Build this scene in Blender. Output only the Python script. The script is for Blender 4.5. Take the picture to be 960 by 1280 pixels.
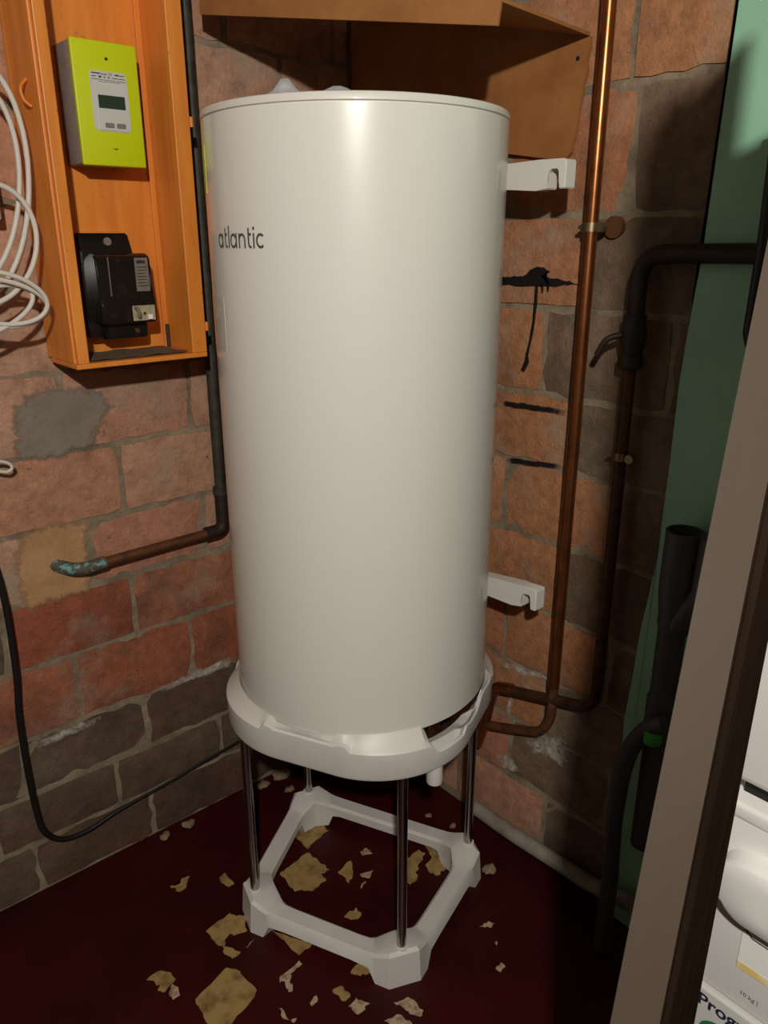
import bpy, bmesh, math, random
from mathutils import Vector, Matrix, noise

for o in list(bpy.data.objects):
    bpy.data.objects.remove(o, do_unlink=True)
SC = bpy.context.scene
COL = SC.collection
PI = math.pi

# ------------------------------------------------------------------ camera
FPX, PITCH, ROLL, YAW = 972.6, 0.3390, -0.0016, 0.8553
CAM = Vector((-0.9497, -1.1657, 1.5155))
_f0 = Vector((math.cos(YAW), math.sin(YAW), 0)); _r0 = Vector((math.sin(YAW), -math.cos(YAW), 0)); _z = Vector((0, 0, 1))
CF = math.cos(PITCH) * _f0 - math.sin(PITCH) * _z
_u0 = math.sin(PITCH) * _f0 + math.cos(PITCH) * _z
CR = math.cos(ROLL) * _r0 + math.sin(ROLL) * _u0
CU = -math.sin(ROLL) * _r0 + math.cos(ROLL) * _u0
cd = bpy.data.cameras.new('camera')
cam = bpy.data.objects.new('camera', cd); COL.objects.link(cam)
cd.sensor_fit = 'VERTICAL'; cd.sensor_height = 36.0; cd.sensor_width = 27.0
cd.lens = FPX / 1280 * 36.0; cd.clip_start = 0.02
cam.matrix_world = Matrix(((CR.x, CU.x, -CF.x, CAM.x), (CR.y, CU.y, -CF.y, CAM.y), (CR.z, CU.z, -CF.z, CAM.z), (0, 0, 0, 1)))
SC.camera = cam

# ------------------------------------------------------------------ world, exposure, lamp
SC.view_settings.view_transform = 'Standard'
SC.view_settings.look = 'None'
SC.view_settings.gamma = 1.0
SC.view_settings.exposure = 0.0
SC.view_settings.use_curve_mapping = False
w = bpy.data.worlds.new('world'); SC.world = w; w.use_nodes = True
w.node_tree.nodes['Background'].inputs[0].default_value = (0.8, 0.75, 0.7, 1)
w.node_tree.nodes['Background'].inputs[1].default_value = 0.01
LAMP = Vector((-1.32, -1.65, 2.15))
LAMP_W = 132.0
ld = bpy.data.lights.new('bulb_light', 'POINT'); ld.energy = LAMP_W; ld.color = (1.0, 0.955, 0.885); ld.shadow_soft_size = 0.032
lo = bpy.data.objects.new('bulb_light', ld); COL.objects.link(lo); lo.location = LAMP

def at(x, y, X=None, Y=None, z=None):
    """a point of the place seen at photo pixel (x, y) that lies on the plane X=, Y= or z="""
    d = FPX * CF + (x - 480) * CR - (y - 640) * CU
    if X is not None: t = (X - CAM.x) / d.x
    elif Y is not None: t = (Y - CAM.y) / d.y
    else: t = (z - CAM.z) / d.z
    return CAM + t * d

# ------------------------------------------------------------------ materials
def lin(c):
    return tuple(((v / 255) / 12.92 if v / 255 <= 0.04045 else ((v / 255 + 0.055) / 1.055) ** 2.4) for v in c) + (1.0,)

class NT:
    def __init__(s, name):
        s.m = bpy.data.materials.new(name); s.m.use_nodes = True
        s.t = s.m.node_tree; s.b = s.t.nodes['Principled BSDF']
    def n(s, kind, **kw):
        x = s.t.nodes.new(kind)
        for k, v in kw.items():
            if k.startswith('_'): setattr(x, k[1:], v)
            else: x.inputs[k.replace('_', ' ')].default_value = v
        return x
    def l(s, a, ao, b, bi): s.t.links.new(a.outputs[ao], b.inputs[bi])
    def pos(s):
        if not hasattr(s, 'g'): s.g = s.n('ShaderNodeNewGeometry')
        return s.g
    def noise(s, scale, detail=4, rough=0.6, vec=None):
        x = s.n('ShaderNodeTexNoise', Scale=scale, Detail=detail, Roughness=rough)
        if vec is None: s.l(s.pos(), 'Position', x, 'Vector')
        else: s.l(vec[0], vec[1], x, 'Vector')
        return x
    def ramp(s, src, out, stops):
        r = s.n('ShaderNodeValToRGB'); e = r.color_ramp.elements
        e[0].position, e[0].color = stops[0]; e[1].position, e[1].color = stops[-1]
        for p, c in stops[1:-1]:
            k = e.new(p); k.color = c
        s.l(src, out, r, 'Fac'); return r
    def mix(s, fac, a, b, mode='MIX'):
        x = s.n('ShaderNodeMix', _data_type='RGBA', _blend_type=mode)
        for i, v in ((0, fac), (6, a), (7, b)):
            if isinstance(v, tuple) and len(v) == 2 and not isinstance(v[0], (int, float)): s.t.links.new(v[0].outputs[v[1]], x.inputs[i])
            else: x.inputs[i].default_value = v
        return (x, 2)
    def base(s, src): s.t.links.new(src[0].outputs[src[1]], s.b.inputs['Base Color'])
    def bump(s, src, out, strength, dist=0.002):
        b = s.n('ShaderNodeBump', Strength=strength, Distance=dist)
        s.l(src, out, b, 'Height'); s.l(b, 'Normal', s.b, 'Normal')

def W(v): return (v, v, v, 1)

def mat(name, c, rough=0.5, metal=0.0, dirt=None, dirt_amt=0.3, scale=20, bump=0.0, coat=0.0, lo=0.45, hi=0.7, emit=None):
    s = NT(name); s.b.inputs['Roughness'].default_value = rough; s.b.inputs['Metallic'].default_value = metal
    s.b.inputs['Coat Weight'].default_value = coat
    n = s.noise(scale)
    if dirt is not None:
        r = s.ramp(n, 'Fac', [(lo, W(0)), (hi, W(dirt_amt))])
        s.base(s.mix((r, 0), lin(c), lin(dirt)))
    else:
        s.b.inputs['Base Color'].default_value = lin(c)
    if bump: s.bump(n, 'Fac', bump)
    if emit:
        s.b.inputs['Emission Color'].default_value = emit[0]; s.b.inputs['Emission Strength'].default_value = emit[1]
    return s.m

def brick_mat(name, stops, grime, grime_lo, grime_hi, mortar=(160, 146, 126), smear=0.75):
    s = NT(name); s.b.inputs['Roughness'].default_value = 0.9
    oi = s.n('ShaderNodeObjectInfo')
    base = s.ramp(oi, 'Random', stops)
    n1 = s.noise(7, 5, 0.65); n2 = s.noise(38, 6, 0.7); n3 = s.noise(140, 3, 0.6)
    v = s.ramp(n2, 'Fac', [(0.3, W(0.66)), (0.7, W(1.16))])
    c = s.mix(1.0, (base, 0), (v, 0), 'MULTIPLY')
    sm = s.ramp(n1, 'Fac', [(0.52, W(0)), (0.72, W(smear))])
    c = s.mix((sm, 0), c, lin(mortar))
    g = s.ramp(s.noise(5.5, 7, 0.72), 'Fac', [(grime_lo - 0.04, W(0)), (grime_hi, W(0.85))])
    c = s.mix((g, 0), c, lin(grime))
    pt = s.ramp(s.noise(42, 6, 0.8), 'Fac', [(0.31, W(0.9)), (0.36, W(0))])
    c = s.mix((pt, 0), c, lin((40, 30, 24)))
    s.base(c)
    h = s.mix(0.4, (n2, 'Fac'), (n3, 'Fac'))
    b = s.n('ShaderNodeBump', Strength=0.9, Distance=0.006)
    s.t.links.new(h[0].outputs[h[1]], b.inputs['Height']); s.l(b, 'Normal', s.b, 'Normal')
    return s.m

M = {}
BR = [(0.0, lin((192, 146, 118))), (0.35, lin((186, 134, 104))), (0.65, lin((196, 152, 126))), (1.0, lin((180, 116, 90)))]
M['brick'] = brick_mat('brick_clay', BR, (96, 72, 54), 0.55, 0.8)
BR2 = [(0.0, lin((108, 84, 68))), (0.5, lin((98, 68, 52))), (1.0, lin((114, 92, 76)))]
BR5 = [(0.0, lin((168, 100, 72))), (0.5, lin((156, 86, 60))), (1.0, lin((172, 112, 84)))]
M['brick_red'] = brick_mat('brick_red', BR5, (84, 58, 44), 0.5, 0.75)
M['brick_dark'] = brick_mat('brick_dark_brown', BR2, (66, 52, 42), 0.45, 0.7, (120, 110, 96), 0.4)  # darker, browner mix for the lowest and far-left bricks of the left wall
BR3 = [(0.0, lin((176, 120, 80))), (0.5, lin((184, 130, 92))), (1.0, lin((164, 98, 66)))]
M['brick_ochre'] = brick_mat('brick_ochre', BR3, (92, 70, 50), 0.55, 0.8)
BR4 = [(0.0, lin((136, 112, 90))), (0.5, lin((124, 94, 74))), (1.0, lin((140, 120, 98)))]
M['brick_smeared'] = brick_mat('brick_smeared', BR4, (80, 66, 52), 0.45, 0.7, (134, 124, 106), 0.8)

def mortar_mat(name, c, d):
    s = NT(name); s.b.inputs['Roughness'].default_value = 0.95
    n = s.noise(16, 6, 0.7); n2 = s.noise(110, 4, 0.6)
    s.base(s.mix((s.ramp(n, 'Fac', [(0.35, W(0)), (0.7, W(1))]), 0), lin(c), lin(d)))
    h = s.mix(0.5, (n, 'Fac'), (n2, 'Fac'))
    b = s.n('ShaderNodeBump', Strength=0.8, Distance=0.005)
    s.t.links.new(h[0].outputs[h[1]], b.inputs['Height']); s.l(b, 'Normal', s.b, 'Normal')
    return s.m
M['mortar'] = mortar_mat('mortar', (158, 142, 118), (104, 90, 72))
M['render_grey'] = mortar_mat('cement_grey', (142, 130, 116), (124, 114, 102))
M['render_yellow'] = mortar_mat('plaster_ochre', (188, 150, 106), (168, 124, 86))
M['rubble'] = mortar_mat('rubble', (150, 130, 100), (110, 92, 70))
M['salt'] = mortar_mat('salt_bloom', (215, 208, 196), (170, 160, 146))

def green_mat():
    s = NT('green_paint'); s.b.inputs['Roughness'].default_value = 0.42
    n = s.noise(5, 5, 0.6); n2 = s.noise(70, 4)
    s.base(s.mix((s.ramp(n, 'Fac', [(0.4, W(0)), (0.75, W(0.8))]), 0), lin((152, 200, 170)), lin((134, 184, 152))))
    s.bump(n, 'Fac', 0.5, 0.01)
    return s.m
M['green'] = green_mat()
M['plaster'] = mortar_mat('dark_plaster', (66, 58, 50), (54, 48, 42))  # unseen walls and ceiling, colour lowered to cut bounced light

def floor_mat():
    s = NT('red_floor_paint'); s.b.inputs['Roughness'].default_value = 0.5
    s.b.inputs['Specular IOR Level'].default_value = 0.25
    n = s.noise(3.2, 6, 0.65); n2 = s.noise(45, 5, 0.7)
    c = s.mix((s.ramp(n, 'Fac', [(0.4, W(0)), (0.7, W(1))]), 0), lin((62, 10, 9)), lin((40, 7, 6)))
    p = s.ramp(n2, 'Fac', [(0.72, W(0)), (0.76, W(0.55))])
    c = s.mix((p, 0), c, lin((150, 116, 88)))
    s.base(c); s.bump(n2, 'Fac', 0.25, 0.003)
    return s.m
M['floor'] = floor_mat()
M['screed'] = mat('bare_screed_ochre', (168, 138, 84), 0.9, dirt=(112, 84, 46), dirt_amt=0.9, scale=26, bump=0.5)
M['screed_pale'] = mat('bare_screed_pale', (186, 164, 134), 0.9, dirt=(120, 60, 50), dirt_amt=0.8, scale=60, bump=0.5)

def enamel(name, c, rough, coat=0.35):
    s = NT(name); s.b.inputs['Base Color'].default_value = lin(c); s.b.inputs['Roughness'].default_value = rough
    s.b.inputs['Coat Weight'].default_value = coat; s.b.inputs['Coat Roughness'].default_value = 0.09
    n = s.noise(3.5, 2); s.bump(n, 'Fac', 0.04, 0.01)
    return s.m
M['enamel'] = enamel('white_enamel', (224, 222, 214), 0.3, 0.5)
M['enamel_cap'] = enamel('white_cap', (218, 214, 206), 0.45, 0.1)
M['bracket'] = enamel('white_bracket', (226, 222, 216), 0.35, 0.2)
M['plastic'] = mat('white_plastic', (222, 219, 213), 0.42, dirt=(170, 164, 152), dirt_amt=0.18, scale=9)
M['chrome'] = mat('steel_tube', (176, 172, 166), 0.2, 1.0)
M['logo'] = mat('logo_grey', (74, 74, 72), 0.5)
M['energy'] = mat('energy_label', (196, 206, 80), 0.5)
M['clear_label'] = mat('pale_label', (206, 204, 196), 0.2)
M['paper'] = mat('paper_white', (236, 236, 238), 0.8)

def wood_mat(name, c, d, rough=0.45, wear=(70, 36, 14), wear_amt=0.8, gr=(9, 9, 1.2)):
    s = NT(name); s.b.inputs['Roughness'].default_value = rough
    mp = s.n('ShaderNodeMapping'); mp.inputs['Scale'].default_value = gr
    s.l(s.pos(), 'Position', mp, 'Vector')
    n = s.noise(4, 5, 0.6, (mp, 'Vector')); n2 = s.noise(55, 5, 0.75)
    c1 = s.mix((s.ramp(n, 'Fac', [(0.35, W(0)), (0.7, W(1))]), 0), lin(c), lin(d))
    c2 = s.mix((s.ramp(n2, 'Fac', [(0.64, W(0)), (0.72, W(wear_amt))]), 0), c1, lin(wear))
    s.base(c2); s.bump(n, 'Fac', 0.2, 0.003)
    return s.m
M['orange'] = wood_mat('orange_paint', (234, 146, 58), (216, 126, 46))
M['dust'] = mat('grey_dust', (112, 96, 74), 0.95, dirt=(84, 66, 46), dirt_amt=0.8, scale=70, bump=0.6)
M['hood'] = wood_mat('brown_board', (166, 112, 62), (146, 94, 50), 0.6, (96, 58, 24), 0.4, (3, 3, 3))
M['darkwood'] = wood_mat('dark_brown_wood', (44, 33, 25), (32, 24, 18), 0.7, (20, 15, 11), 0.5, (14, 14, 1))
for _n in M['darkwood'].node_tree.nodes:
    if _n.type == 'BSDF_PRINCIPLED': _n.inputs['Specular IOR Level'].default_value = 0.0
M['white_panel'] = mat('white_laminate', (240, 237, 230), 0.5, dirt=(226, 221, 210), dirt_amt=0.4, scale=6)
M['copper'] = mat('copper_aged', (158, 98, 58), 0.3, 0.9, dirt=(120, 72, 40), dirt_amt=0.8, scale=16)
M['copper_dull'] = mat('copper_dull', (120, 78, 50), 0.5, 0.5, dirt=(74, 50, 36), dirt_amt=0.9, scale=30)
M['copper_dark'] = mat('copper_tarnished', (84, 56, 38), 0.45, 0.5, dirt=(44, 32, 24), dirt_amt=0.9, scale=25)
M['verdigris'] = mat('copper_verdigris', (96, 86, 72), 0.7, 0.2, dirt=(112, 170, 168), dirt_amt=0.95, scale=85, bump=0.5, lo=0.52, hi=0.6)
M['iron'] = mat('dark_iron', (52, 40, 32), 0.6, 0.3, dirt=(30, 24, 20), dirt_amt=0.9, scale=30)
M['iron_green'] = mat('painted_iron', (66, 64, 52), 0.6, 0.2, dirt=(40, 36, 30), dirt_amt=0.9, scale=40)
M['brass'] = mat('clip_metal', (150, 130, 100), 0.4, 0.9)
M['black_rubber'] = mat('black_rubber', (20, 18, 17), 0.5)
M['cable_white'] = mat('white_cable', (214, 208, 198), 0.5)
M['pvc'] = mat('grey_pvc', (64, 62, 62), 0.5)
M['pvc_light'] = mat('pale_pvc', (150, 142, 130), 0.6, dirt=(110, 98, 82), dirt_amt=0.7, scale=18)
M['hose'] = mat('grey_hose', (110, 108, 106), 0.6)
M['clip_green'] = mat('green_plastic', (60, 150, 60), 0.4)
M['lime'] = mat('lime_plastic', (204, 218, 14), 0.42)
M['meter_grey'] = mat('meter_grey', (150, 142, 134), 0.6, dirt=(120, 108, 98), dirt_amt=0.5, scale=30)
M['face'] = mat('meter_face', (206, 204, 200), 0.35)
M['lcd'] = mat('meter_lcd', (30, 38, 26), 0.15)
M['button'] = mat('meter_button', (128, 122, 116), 0.5)
M['ink'] = mat('dark_ink', (44, 42, 44), 0.6)
M['bakelite'] = mat('black_bakelite', (22, 20, 19), 0.22, dirt=(60, 48, 38), dirt_amt=0.5, scale=45, lo=0.55, hi=0.75)
M['plate'] = mat('plate_grey', (128, 118, 106), 0.5, dirt=(90, 80, 70), dirt_amt=0.5, scale=90)
M['ivory'] = mat('ivory_window', (178, 168, 138), 0.4, dirt=(120, 104, 80), dirt_amt=0.6, scale=90)
def stain_mat(name, c, rough, cut, scale):
    q = NT(name); q.b.inputs['Base Color'].default_value = lin(c); q.b.inputs['Roughness'].default_value = rough
    r = q.ramp(q.noise(scale, 6, 0.75), 'Fac', [(cut - 0.03, W(0)), (cut + 0.03, W(1))])
    q.l(r, 'Color', q.b, 'Alpha'); return q.m
M['salt_flakes'] = stain_mat('salt_flakes', (206, 198, 184), 0.9, 0.54, 55)
M['tar_specks'] = stain_mat('tar_specks', (30, 28, 28), 0.7, 0.5, 90)
M['tar'] = mat('black_tar', (26, 25, 28), 0.45)
M['appliance'] = enamel('appliance_white', (236, 234, 230), 0.3, 0.2)
M['appliance_grey'] = mat('appliance_panel', (206, 204, 200), 0.4)
M['gap_black'] = mat('black_gap', (12, 12, 12), 0.7)
M['sticker'] = mat('sticker_white', (244, 243, 238), 0.35)
M['sticker_yellow'] = mat('sticker_yellow', (236, 206, 130), 0.5, dirt=(250, 240, 215), dirt_amt=0.8, scale=50)
M['text_blue'] = mat('text_navy', (38, 40, 62), 0.5)
M['ring_green'] = mat('ring_green', (28, 120, 62), 0.5)
_b = NT('bulb_glass'); _t = _b.n('ShaderNodeBsdfTransparent'); _g = _b.n('ShaderNodeBsdfGlossy', Roughness=0.05); _m = _b.n('ShaderNodeMixShader', Fac=0.05)
_t.inputs['Color'].default_value = (0.98, 0.97, 0.95, 1)
_b.t.links.new(_t.outputs[0], _m.inputs[1]); _b.t.links.new(_g.outputs[0], _m.inputs[2])
_b.t.links.new(_m.outputs[0], next(n for n in _b.t.nodes if n.type == 'OUTPUT_MATERIAL').inputs['Surface'])
M['bulb'] = _b.m
M['socket'] = mat('socket_white', (200, 196, 188), 0.5)

# ------------------------------------------------------------------ mesh helpers
def obj(name, bm, m, parent=None, smooth=None, loc=None):
    me = bpy.data.meshes.new(name)
    bmesh.ops.recalc_face_normals(bm, faces=bm.faces)
    bm.to_mesh(me); bm.free()
    o = bpy.data.objects.new(name, me); COL.objects.link(o)
    me.materials.append(M[m] if isinstance(m, str) else m)
    if smooth is not None:
        for p in me.polygons: p.use_smooth = True
        if smooth < 180: me.set_sharp_from_angle(angle=math.radians(smooth))
    if loc is not None: o.location = loc
    if parent is not None:
        o.parent = parent
        o.matrix_parent_inverse = Matrix.Translation(-parent.location) if loc is None else Matrix.Translation(-parent.location)
    return o

def thing(name, label, cat, loc=(0, 0, 0), group=None):
    o = bpy.data.objects.new(name, None); COL.objects.link(o); o.location = loc; o.empty_display_size = 0.05
    return tag(o, label, cat, group)

def tag(o, label, cat, group=None):
    o['label'] = label; o['category'] = cat
    if group: o['group'] = group
    return o

def struct(name, bm, m, smooth=None):
    o = obj(name, bm, m, None, smooth); o['kind'] = 'structure'; return o

def box(lo, hi, bevel=0.0, seg=2, bm=None):
    bm = bm or bmesh.new()
    lo, hi = Vector(lo), Vector(hi)
    r = bmesh.ops.create_cube(bm, size=1.0)
    for v in r['verts']:
        v.co = Vector(((lo.x + hi.x) / 2 + v.co.x * (hi.x - lo.x), (lo.y + hi.y) / 2 + v.co.y * (hi.y - lo.y), (lo.z + hi.z) / 2 + v.co.z * (hi.z - lo.z)))
    if bevel > 0:
        es = list({e for v in r['verts'] for e in v.link_edges})
        bmesh.ops.bevel(bm, geom=es, offset=bevel, segments=seg, affect='EDGES', profile=0.5)
    return bm

def prism(poly, d, bm=None):
    """closed polygon (3D points) extruded by the vector d"""
    bm = bm or bmesh.new(); d = Vector(d)
    a = [bm.verts.new(Vector(p)) for p in poly]; b = [bm.verts.new(Vector(p) + d) for p in poly]
    n = len(poly)
    bm.faces.new(a); bm.faces.new(list(reversed(b)))
    for i in range(n): bm.faces.new((a[i], b[i], b[(i + 1) % n], a[(i + 1) % n]))
    return bm

def fillet(pts, r, n=5):
    pts = [Vector(p) for p in pts]; out = [pts[0]]
    for i in range(1, len(pts) - 1):
        p, a, b = pts[i], pts[i - 1], pts[i + 1]
        k = min(r, (a - p).length * 0.48, (b - p).length * 0.48)
        s, e = p + (a - p).normalized() * k, p + (b - p).normalized() * k
        for j in range(n + 1):
            t = j / n
            out.append((1 - t) ** 2 * s + 2 * t * (1 - t) * p + t * t * e)
    out.append(pts[-1]); return out

def spline(pts, n=6):
    pts = [Vector(p) for p in pts]; out = []
    P = [pts[0] * 2 - pts[1]] + pts + [pts[-1] * 2 - pts[-2]]
    for i in range(1, len(P) - 2):
        for j in range(n):
            t = j / n; a, b, c, d = P[i - 1], P[i], P[i + 1], P[i + 2]
            out.append(0.5 * ((2 * b) + (-a + c) * t + (2 * a - 5 * b + 4 * c - d) * t * t + (-a + 3 * b - 3 * c + d) * t ** 3))
    out.append(pts[-1]); return out

def tube(pts, r, n=12, bm=None, closed=False):
    bm = bm or bmesh.new(); pts = [Vector(p) for p in pts]
    k = len(pts); rings = []; prev = None
    for i, p in enumerate(pts):
        if closed: t = (pts[(i + 1) % k] - pts[i - 1]).normalized()
        else: t = (pts[min(i + 1, k - 1)] - pts[max(i - 1, 0)]).normalized()
        if prev is None:
            u = t.orthogonal().normalized()
        else:
            u = (prev - t * prev.dot(t)).normalized()
        prev = u; v = t.cross(u)
        rr = r(i / (k - 1)) if callable(r) else r
        rings.append([bm.verts.new(p + rr * (math.cos(2 * PI * j / n) * u + math.sin(2 * PI * j / n) * v)) for j in range(n)])
    for i in range(k if closed else k - 1):
        a, b = rings[i], rings[(i + 1) % k]
        for j in range(n): bm.faces.new((a[j], a[(j + 1) % n], b[(j + 1) % n], b[j]))
    if not closed:
        bm.faces.new(list(reversed(rings[0]))); bm.faces.new(rings[-1])
    return bm

def lathe(prof, n=48, centre=(0, 0), bm=None, cap=True):
    bm = bm or bmesh.new(); rings = []
    for r, z in prof:
        rings.append([bm.verts.new((centre[0] + r * math.cos(2 * PI * j / n), centre[1] + r * math.sin(2 * PI * j / n), z)) for j in range(n)])
    for a, b in zip(rings, rings[1:]):
        for j in range(n): bm.faces.new((a[j], a[(j + 1) % n], b[(j + 1) % n], b[j]))
    if cap:
        bm.faces.new(list(reversed(rings[0]))); bm.faces.new(rings[-1])
    return bm

def disc(c, nrm, r, h, n=14, bm=None):
    c, nrm = Vector(c), Vector(nrm).normalized()
    return tube([c, c + nrm * h], r, n, bm)

def text_bm(s, size, font_extrude=0.0, shear=0.0, bold=0.0):
    cu = bpy.data.curves.new('tmp_text', 'FONT'); cu.body = s; cu.size = size; cu.extrude = font_extrude; cu.shear = shear
    cu.align_x = 'LEFT'; cu.resolution_u = 3; cu.offset = bold
    to = bpy.data.objects.new('tmp_text', cu); COL.objects.link(to)
    bpy.context.view_layer.update()
    me = bpy.data.meshes.new_from_object(to.evaluated_get(bpy.context.evaluated_depsgraph_get()))
    bm = bmesh.new(); bm.from_mesh(me)
    bpy.data.objects.remove(to); bpy.data.curves.remove(cu); bpy.data.meshes.remove(me)
    return bm

def place(bm, o, ex, ey, sx=1.0, sy=1.0):
    """flat xy mesh -> plane at o with unit axes ex, ey; local z goes along ex x ey"""
    o, ex, ey = Vector(o), Vector(ex).normalized(), Vector(ey).normalized(); ez = ex.cross(ey)
    for v in bm.verts: v.co = o + ex * v.co.x * sx + ey * v.co.y * sy + ez * v.co.z
    return bm

def cyl_patch(R, a0, a1, z0, z1, off, n=10):
    bm = bmesh.new(); A = []; B = []
    for rr in (R + off, R - 0.002):
        for k in range(n + 1):
            a = a0 + (a1 - a0) * k / n
            A.append(bm.verts.new((rr * math.cos(a), rr * math.sin(a), z0))); B.append(bm.verts.new((rr * math.cos(a), rr * math.sin(a), z1)))
    m = n + 1
    for k in range(n):
        bm.faces.new((A[k], A[k + 1], B[k + 1], B[k])); bm.faces.new((A[m + k], B[m + k], B[m + k + 1], A[m + k + 1]))
        bm.faces.new((A[k], A[m + k], A[m + k + 1], A[k + 1])); bm.faces.new((B[k], B[k + 1], B[m + k + 1], B[m + k]))
    for k in (0, n): bm.faces.new((A[k], B[k], B[m + k], A[m + k]))
    return bm

# ------------------------------------------------------------------ setting
YL, XB = 0.512, 0.40          # faces of the left and the back wall
XF, YR, ZC = -2.6, -2.3, 2.45
fl = struct('floor', box((XF, YR, -0.06), (XB + 0.1, YL + 0.1, 0.0)), 'floor')
ce = struct('ceiling', box((XF, YR, ZC), (XB + 0.1, YL + 0.1, ZC + 0.06)), 'plaster')
wl = struct('wall_left', box((XF, YL + 0.007, 0), (XB + 0.1, YL + 0.1, ZC)), 'mortar')
wb = struct('wall_back', box((XB + 0.007, YR, 0), (XB + 0.1, YL + 0.007, ZC)), 'mortar')
wr = struct('wall_right', box((XF, YR - 0.08, 0), (XB + 0.1, YR, ZC)), 'plaster')
wf = struct('wall_front', box((XF - 0.08, YR, 0), (XF, YL + 0.1, ZC)), 'plaster')

rnd = random.Random(7)
def brick_bm(L, H, D=0.02, nx=9, nz=4, rough=0.004, edge=0.006):
    """front face in the local xz plane, facing -y, with ragged rounded edges"""
    bm = bmesh.new(); g = []; sd = Vector((rnd.uniform(0, 50), rnd.uniform(0, 50), 0))
    def nz_(x, z, f, k): return noise.noise(Vector((x * f, z * f, k)) + sd)
    for j in range(nz + 1):
        row = []
        for i in range(nx + 1):
            x0, z0 = -L / 2 + L * i / nx, -H / 2 + H * j / nz
            ed = i in (0, nx) or j in (0, nz)
            x, z, y = x0, z0, nz_(x0, z0, 22, 3.0) * rough
            if i in (0, nx): x += nz_(x0, z0, 30, 0.0) * edge * 1.4
            if j in (0, nz): z += nz_(x0, z0, 30, 7.0) * edge * 1.4
            if i in (0, nx) and j in (0, nz): x *= 0.985; z *= 0.97
            if ed: y += 0.0045
            row.append(bm.verts.new((x, y, z)))
        g.append(row)
    for j in range(nz):
        for i in range(nx): bm.faces.new((g[j][i], g[j][i + 1], g[j + 1][i + 1], g[j + 1][i]))
    loop = [g[0][i] for i in range(nx + 1)] + [g[j][nx] for j in range(1, nz + 1)] + [g[nz][i] for i in range(nx - 1, -1, -1)] + [g[j][0] for j in range(nz - 1, 0, -1)]
    back = [bm.verts.new((v.co.x, D, v.co.z)) for v in loop]
    n = len(loop)
    for i in range(n): bm.faces.new((loop[i], back[i], back[(i + 1) % n], loop[(i + 1) % n]))
    return bm

def lay(parent, axis, rows, lo, hi, matf, gap=0.013, step=0.295):
    """rows: (z0, z1, a joint position); bricks along X (axis 0, wall_left) or Y (axis 1, wall_back)"""
    for z0, z1, j0 in rows:
        k0 = math.floor((lo - j0) / step); a = j0 + k0 * step
        while a < hi:
            b = a + step
            p, q = max(a + gap / 2, lo), min(b - gap / 2, hi)
            if q - p > 0.03:
                L, H = q - p, (z1 - z0) - gap
                c = (p + q) / 2; z = (z0 + z1) / 2
                bm = brick_bm(L, H)
                o = obj('brick', bm, matf(c, z), None, 50)
                o.parent = parent
                if axis == 0: o.location = (c, YL + rnd.uniform(-0.002, 0.003), z)
                else:
                    o.location = (XB + rnd.uniform(-0.002, 0.003), c, z); o.rotation_euler = (0, 0, -PI / 2)
            a = b
ZL = [0.0, 0.14, 0.275, 0.425, 0.60, 0.757, 0.915, 1.08, 1.25, 1.42, 1.58, 1.745, 1.91, 2.08, 2.25, 2.42]
JL = [-0.306, -0.385, -0.294, -0.151, -0.29, -0.085, -0.286, -0.10, -0.22, -0.09, -0.23, -0.10, -0.24, -0.11, -0.2]
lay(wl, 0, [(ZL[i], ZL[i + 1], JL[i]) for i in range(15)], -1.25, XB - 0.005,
    lambda c, z: 'brick_dark' if z < 0.43 or (c < -0.62 and z < 0.95) else ('brick_red' if z < 0.76 else 'brick'))
ZB = [0.02, 0.19, 0.365, 0.524, 0.69, 0.865, 1.04, 1.196, 1.376, 1.556, 1.775, 1.95, 2.12, 2.29, 2.44]
JB = [-0.22, -0.10, -0.20, -0.063, -0.21, -0.041, -0.23, -0.127, -0.22, -0.30, -0.28, -0.13, -0.26, -0.1]
lay(wb, 1, [(ZB[i], ZB[i + 1], JB[i]) for i in range(14)], -0.62, YL - 0.01,
    lambda c, z: 'brick_smeared' if c < -0.22 and z < 1.76 else ('brick' if z < 0.36 else 'brick_ochre'))

# green painted plaster coat on the right-hand part of the back wall
edge = [(905, -60), (921, 20), (913, 75), (906, 120), (899, 165), (896, 190), (885, 260), (879, 310), (873, 345), (864, 380), (857, 430), (849, 480), (843, 530), (836, 590), (829, 640), (823, 690), (812, 740), (800, 790), (790, 850), (780, 900)]
poly = []
for x, y in edge:
    p = at(x, y, X=XB - 0.012); poly.append((XB - 0.012, p.y, min(p.z, ZC)))
poly[0] = (XB - 0.012, poly[1][1] - 0.01, ZC)
poly += [(XB - 0.012, poly[-1][1] - 0.01, 0.30), (XB - 0.012, poly[-1][1] - 0.02, 0.0), (XB - 0.012, YR, 0.0), (XB - 0.012, YR, ZC)]
bm = prism(poly, (0.03, 0, 0))
bmesh.ops.triangulate(bm, faces=[f for f in bm.faces if len(f.verts) > 4])
gp = obj('green_plaster', bm, 'green', wb); gp['label'] = 'pale green painted plaster with a ragged left edge'

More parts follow.
